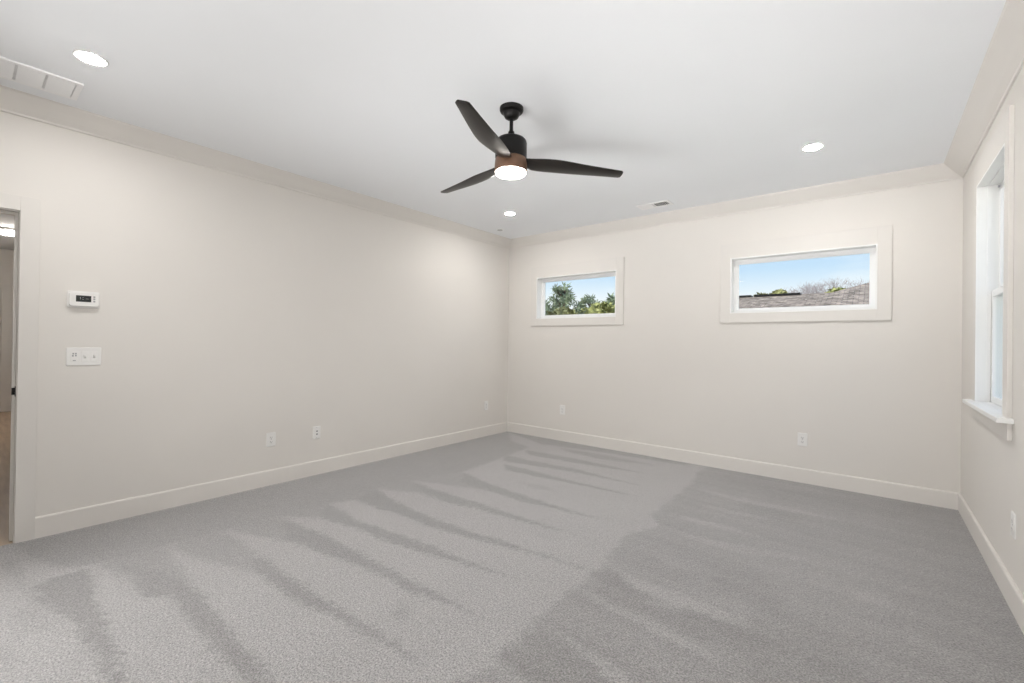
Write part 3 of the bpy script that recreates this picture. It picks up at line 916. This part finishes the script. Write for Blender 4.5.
# ------------------------------------------------------------------ outdoors
o = MB().add([(-90, -60, -3.3), (90, -60, -3.3), (90, 120, -3.3), (-90, 120, -3.3)], [(0, 1, 2, 3)]).build('ground', M['grass'], fix=False)
tag(o, 'lawn far below the windows', 'ground', kind='structure')

def neighbour_house():
    root = tag(empty('house', (-1.0, 15.0, -3.3)), 'neighbouring house whose brown shingled roof fills the right high window', 'house')
    ox, oy, oz = root.location
    def sh(v):
        return tuple((a - ox, b - oy, c - oz) for a, b, c in v)
    ry, rz, ey = 16.5, 2.93, 10.2
    ez = rz - (ry - ey) * 0.30
    def slab(name, pts, th=0.12):
        """a roof plane whose mesh lies in its own x-y so that the shingle courses run along its eave"""
        p = [Vector(q) for q in sh(pts)]
        c = p[0]
        ex = (p[1] - p[0]).normalized()
        nz = ex.cross(p[-1] - p[0]).normalized()
        ey_ = nz.cross(ex)
        if nz.z < 0:
            nz = -nz
        loc = [((q - c).dot(ex), (q - c).dot(ey_)) for q in p]
        n = len(loc)
        Mx = Matrix((ex, ey_, ex.cross(ey_))).transposed().to_4x4()
        s = 1 if ex.cross(ey_).z > 0 else -1
        mb = MB().add([(u, v, 0) for u, v in loc] + [(u, v, -th * s) for u, v in loc],
                      [tuple(range(n)), tuple(range(n, 2 * n))[::-1]] + [(i, (i + 1) % n, n + (i + 1) % n, n + i) for i in range(n)])
        o = mb.build(name, M['shingle'], root)
        o.matrix_local = Matrix.Translation(c) @ Mx
        return o
    slab('roof', [(-4.3, ey, ez), (7, ey, ez), (7, ry, rz), (-4.3, ry, rz)])
    slab('roof', [(7, 2 * ry - ey, ez), (-4.3, 2 * ry - ey, ez), (-4.3, ry, rz), (7, ry, rz)])
    # cross hip rising to the right
    ap = (1.72, 16.0, 3.60)
    c0 = (-2.09, 9.5, 1.815)
    slab('hip_roof', [c0, (5.53, 9.5, 1.815), ap])
    slab('hip_roof', [(-2.09, 22.5, 1.815), c0, ap])
    slab('hip_roof', [(5.53, 9.5, 1.815), (5.53, 22.5, 1.815), ap])
    for a, b in ((-3.90, -3.13), (-3.03, -1.76)):
        MB().box(a - ox, b - ox, ry - 0.16 - oy, ry + 0.16 - oy, rz - 0.03 - oz, rz + 0.035 - oz).build('ridge_vent', M['black_metal'], root)
    MB().box(-4.0 - ox, 6.7 - ox, ey + 0.4 - oy, 2 * ry - ey - 0.4 - oy, 0, ez + 0.02 - oz).build('walls', M['siding'], root)
    MB().box(-1.8 - ox, 5.2 - ox, 9.8 - oy, 10.7 - oy, 0, 1.75 - oz).build('bay_walls', M['siding'], root)
    return root
neighbour_house()

def tuft_mesh(name, m, parent, clumps, n_per, leaf, seed, needle=False):
    rng = np.random.default_rng(seed)
    V, F = [], []
    for (cx, cy, cz, rx, rz_) in clumps:
        d = rng.normal(size=(n_per, 3))
        d /= np.linalg.norm(d, axis=1)[:, None]
        rad = rng.random(n_per) ** 0.45
        c = np.array([cx, cy, cz]) + d * rad[:, None] * np.array([rx, rx, rz_])
        u = rng.normal(size=(n_per, 3))
        if needle:
            u = u * 0.5 + d
        u /= np.linalg.norm(u, axis=1)[:, None]
        w = np.cross(u, rng.normal(size=(n_per, 3)))
        w /= np.linalg.norm(w, axis=1)[:, None]
        L = leaf * rng.uniform(0.6, 1.4, n_per)[:, None]
        k = 0.22 if needle else 0.5
        for a, b_, c_, d_ in zip(c - u * L, c + w * L * k, c + u * L, c - w * L * k):
            i = len(V)
            V += [a, b_, c_, d_]
            F.append((i, i + 1, i + 2, i + 3))
    me = bpy.data.meshes.new(name)
    me.from_pydata([tuple(v) for v in V], [], F)
    me.materials.append(m)
    o = bpy.data.objects.new(name, me)
    COL.objects.link(o)
    o.parent = parent
    return o

def polar(az, dist):
    return (math.sin(R(az)) * dist, math.cos(R(az)) * dist)
def z_at(el, dist):
    return EYE + math.tan(R(el)) * dist

def pine(name, az, dist, el_top, spread, seed, label, m, base_el=2.0, leaf=0.13, fill=1.0):
    x, y = polar(az, dist)
    g = -3.3
    top = z_at(el_top, dist) - g
    low = z_at(base_el, dist) - g
    rnd = random.Random(seed)
    root = tag(empty(name, (x, y, g)), label, 'tree', 'trees outside the windows')
    tr = MB().tube((0, 0, 0), (0.1, 0.05, top * 0.96), 0.17, 0.03, 8)
    clumps = []
    n = int(20 * fill)
    for i in range(n):
        t = (i + rnd.random()) / n
        z = low + (top - 0.25 - low) * t
        r = spread * (1 - 0.72 * t ** 1.6) * rnd.uniform(0.35, 1.0)
        a = rnd.uniform(0, 2 * math.pi)
        p = (r * math.cos(a), r * math.sin(a), z)
        tr.tube((0.1 * t, 0.05 * t, z - 0.35), p, 0.04, 0.015, 5)
        clumps.append((p[0], p[1], p[2], rnd.uniform(0.22, 0.38) * spread ** 0.5, rnd.uniform(0.15, 0.26) * spread ** 0.5))
    clumps.append((0.1, 0.05, top - 0.2, 0.3, 0.25))
    tr.build('trunk', M['bark'], root, fix=False)
    tuft_mesh('foliage', m, root, clumps, 72, leaf, seed, needle=True)
    return root

def bush(name, az, dist, el_top, spread, seed, label, m):
    x, y = polar(az, dist)
    g = -3.3
    top = z_at(el_top, dist) - g
    rnd = random.Random(seed)
    root = tag(empty(name, (x, y, g)), label, 'tree', 'trees outside the windows')
    MB().tube((0, 0, 0), (0, 0, top * 0.8), 0.14, 0.05, 8).build('trunk', M['bark'], root, fix=False)
    clumps = []
    for i in range(22):
        t = rnd.random()
        z = top * (0.45 + 0.5 * t)
        r = spread * math.sqrt(max(0.05, 1 - (t * 1.0) ** 2)) * rnd.random() ** 0.5
        a = rnd.uniform(0, 2 * math.pi)
        clumps.append((r * math.cos(a), r * math.sin(a), z, rnd.uniform(0.35, 0.6), rnd.uniform(0.25, 0.45)))
    clumps.append((0, 0, top - 0.3, 0.4, 0.3))
    tuft_mesh('foliage', m, root, clumps, 170, 0.15, seed)
    return root

def bare_tree(name, az, dist, el_top, spread, seed, label):
    x, y = polar(az, dist)
    g = -3.3
    top = z_at(el_top, dist) - g
    rnd = random.Random(seed)
    root = tag(empty(name, (x, y, g)), label, 'tree', 'trees outside the windows')
    MB().tube((0, 0, 0), (0.1, 0, top * 0.55), 0.20, 0.10, 8).build('trunk', M['bark_pale'], root, fix=False)
    mb = MB()
    def grow(p, d, L, r, lev):
        q = p + d * L
        if q.z > top * rnd.uniform(0.93, 1.0):
            return
        mb.tube(p, q, r, r * 0.6, 4)
        if lev == 0:
            return
        for _ in range(3 if lev > 1 else 4):
            nd = (d + Vector((rnd.uniform(-1, 1), rnd.uniform(-1, 1), rnd.uniform(-0.25, 0.7))) * 0.75).normalized()
            grow(q, nd, L * rnd.uniform(0.55, 0.82), r * 0.58, lev - 1)
    for _ in range(9):
        d = Vector((rnd.uniform(-1, 1) * spread, rnd.uniform(-1, 1) * spread, 1)).normalized()
        grow(Vector((0.09, 0, top * rnd.uniform(0.42, 0.54))), d, top * 0.16, 0.075, 5)
    mb.build('branches', M['bark_pale'], root, fix=False)
    return root

pine('pine_tree', -32.6, 20, 7.6, 1.0, 11, 'tallest pine, left of centre in the left high window', M['pine'], 3.2, fill=0.9)
pine('pine_tree', -29.3, 27, 6.3, 0.9, 12, 'thinner pine right of the tallest one in the left high window', M['pine'], 3.4, fill=0.6)
pine('pine_tree', -26.6, 22, 6.35, 0.6, 13, 'pine with a dark top at the right end of the left high window', M['pine'], 3.6, fill=0.45)
pine('pine_tree', -35.2, 23, 5.6, 0.6, 14, 'low pine at the left end of the left high window', M['pine'], 3.0, fill=0.8)
bush('broadleaf_tree', -32.6, 14, 4.6, 1.0, 21, 'olive bushy tree at the foot of the tallest pine in the left high window', M['leaf_dark'])
bush('broadleaf_tree', -27.2, 18.5, 5.2, 1.0, 22, 'yellow-green bushy tree at the lower right of the left high window', M['leaf'])
bush('broadleaf_tree', -29.9, 24.3, 4.7, 0.9, 26, 'low yellow-green tree between the pines in the left high window', M['leaf'])
bush('broadleaf_tree', -8.1, 29, 6.3, 1.2, 23, 'dark green treetop above the ridge at left in the right high window', M['leaf_dark'])
bush('broadleaf_tree', -9.9, 35, 6.0, 0.7, 24, 'smaller green treetop left of the larger one above the ridge', M['leaf_dark'])
bush('broadleaf_tree', -2.9, 28, 6.2, 0.7, 25, 'yellow-green treetop above the roof valley in the right high window', M['leaf'])
bare_tree('bare_tree', -5.6, 40, 7.3, 0.35, 31, 'bare grey tree left of centre in the right high window')
bare_tree('bare_tree', -4.2, 60, 7.4, 0.4, 32, 'bare grey tree at the centre of the right high window')
bare_tree('bare_tree', -1.4, 50, 7.4, 0.4, 33, 'bare grey tree at the right end of the right high window')
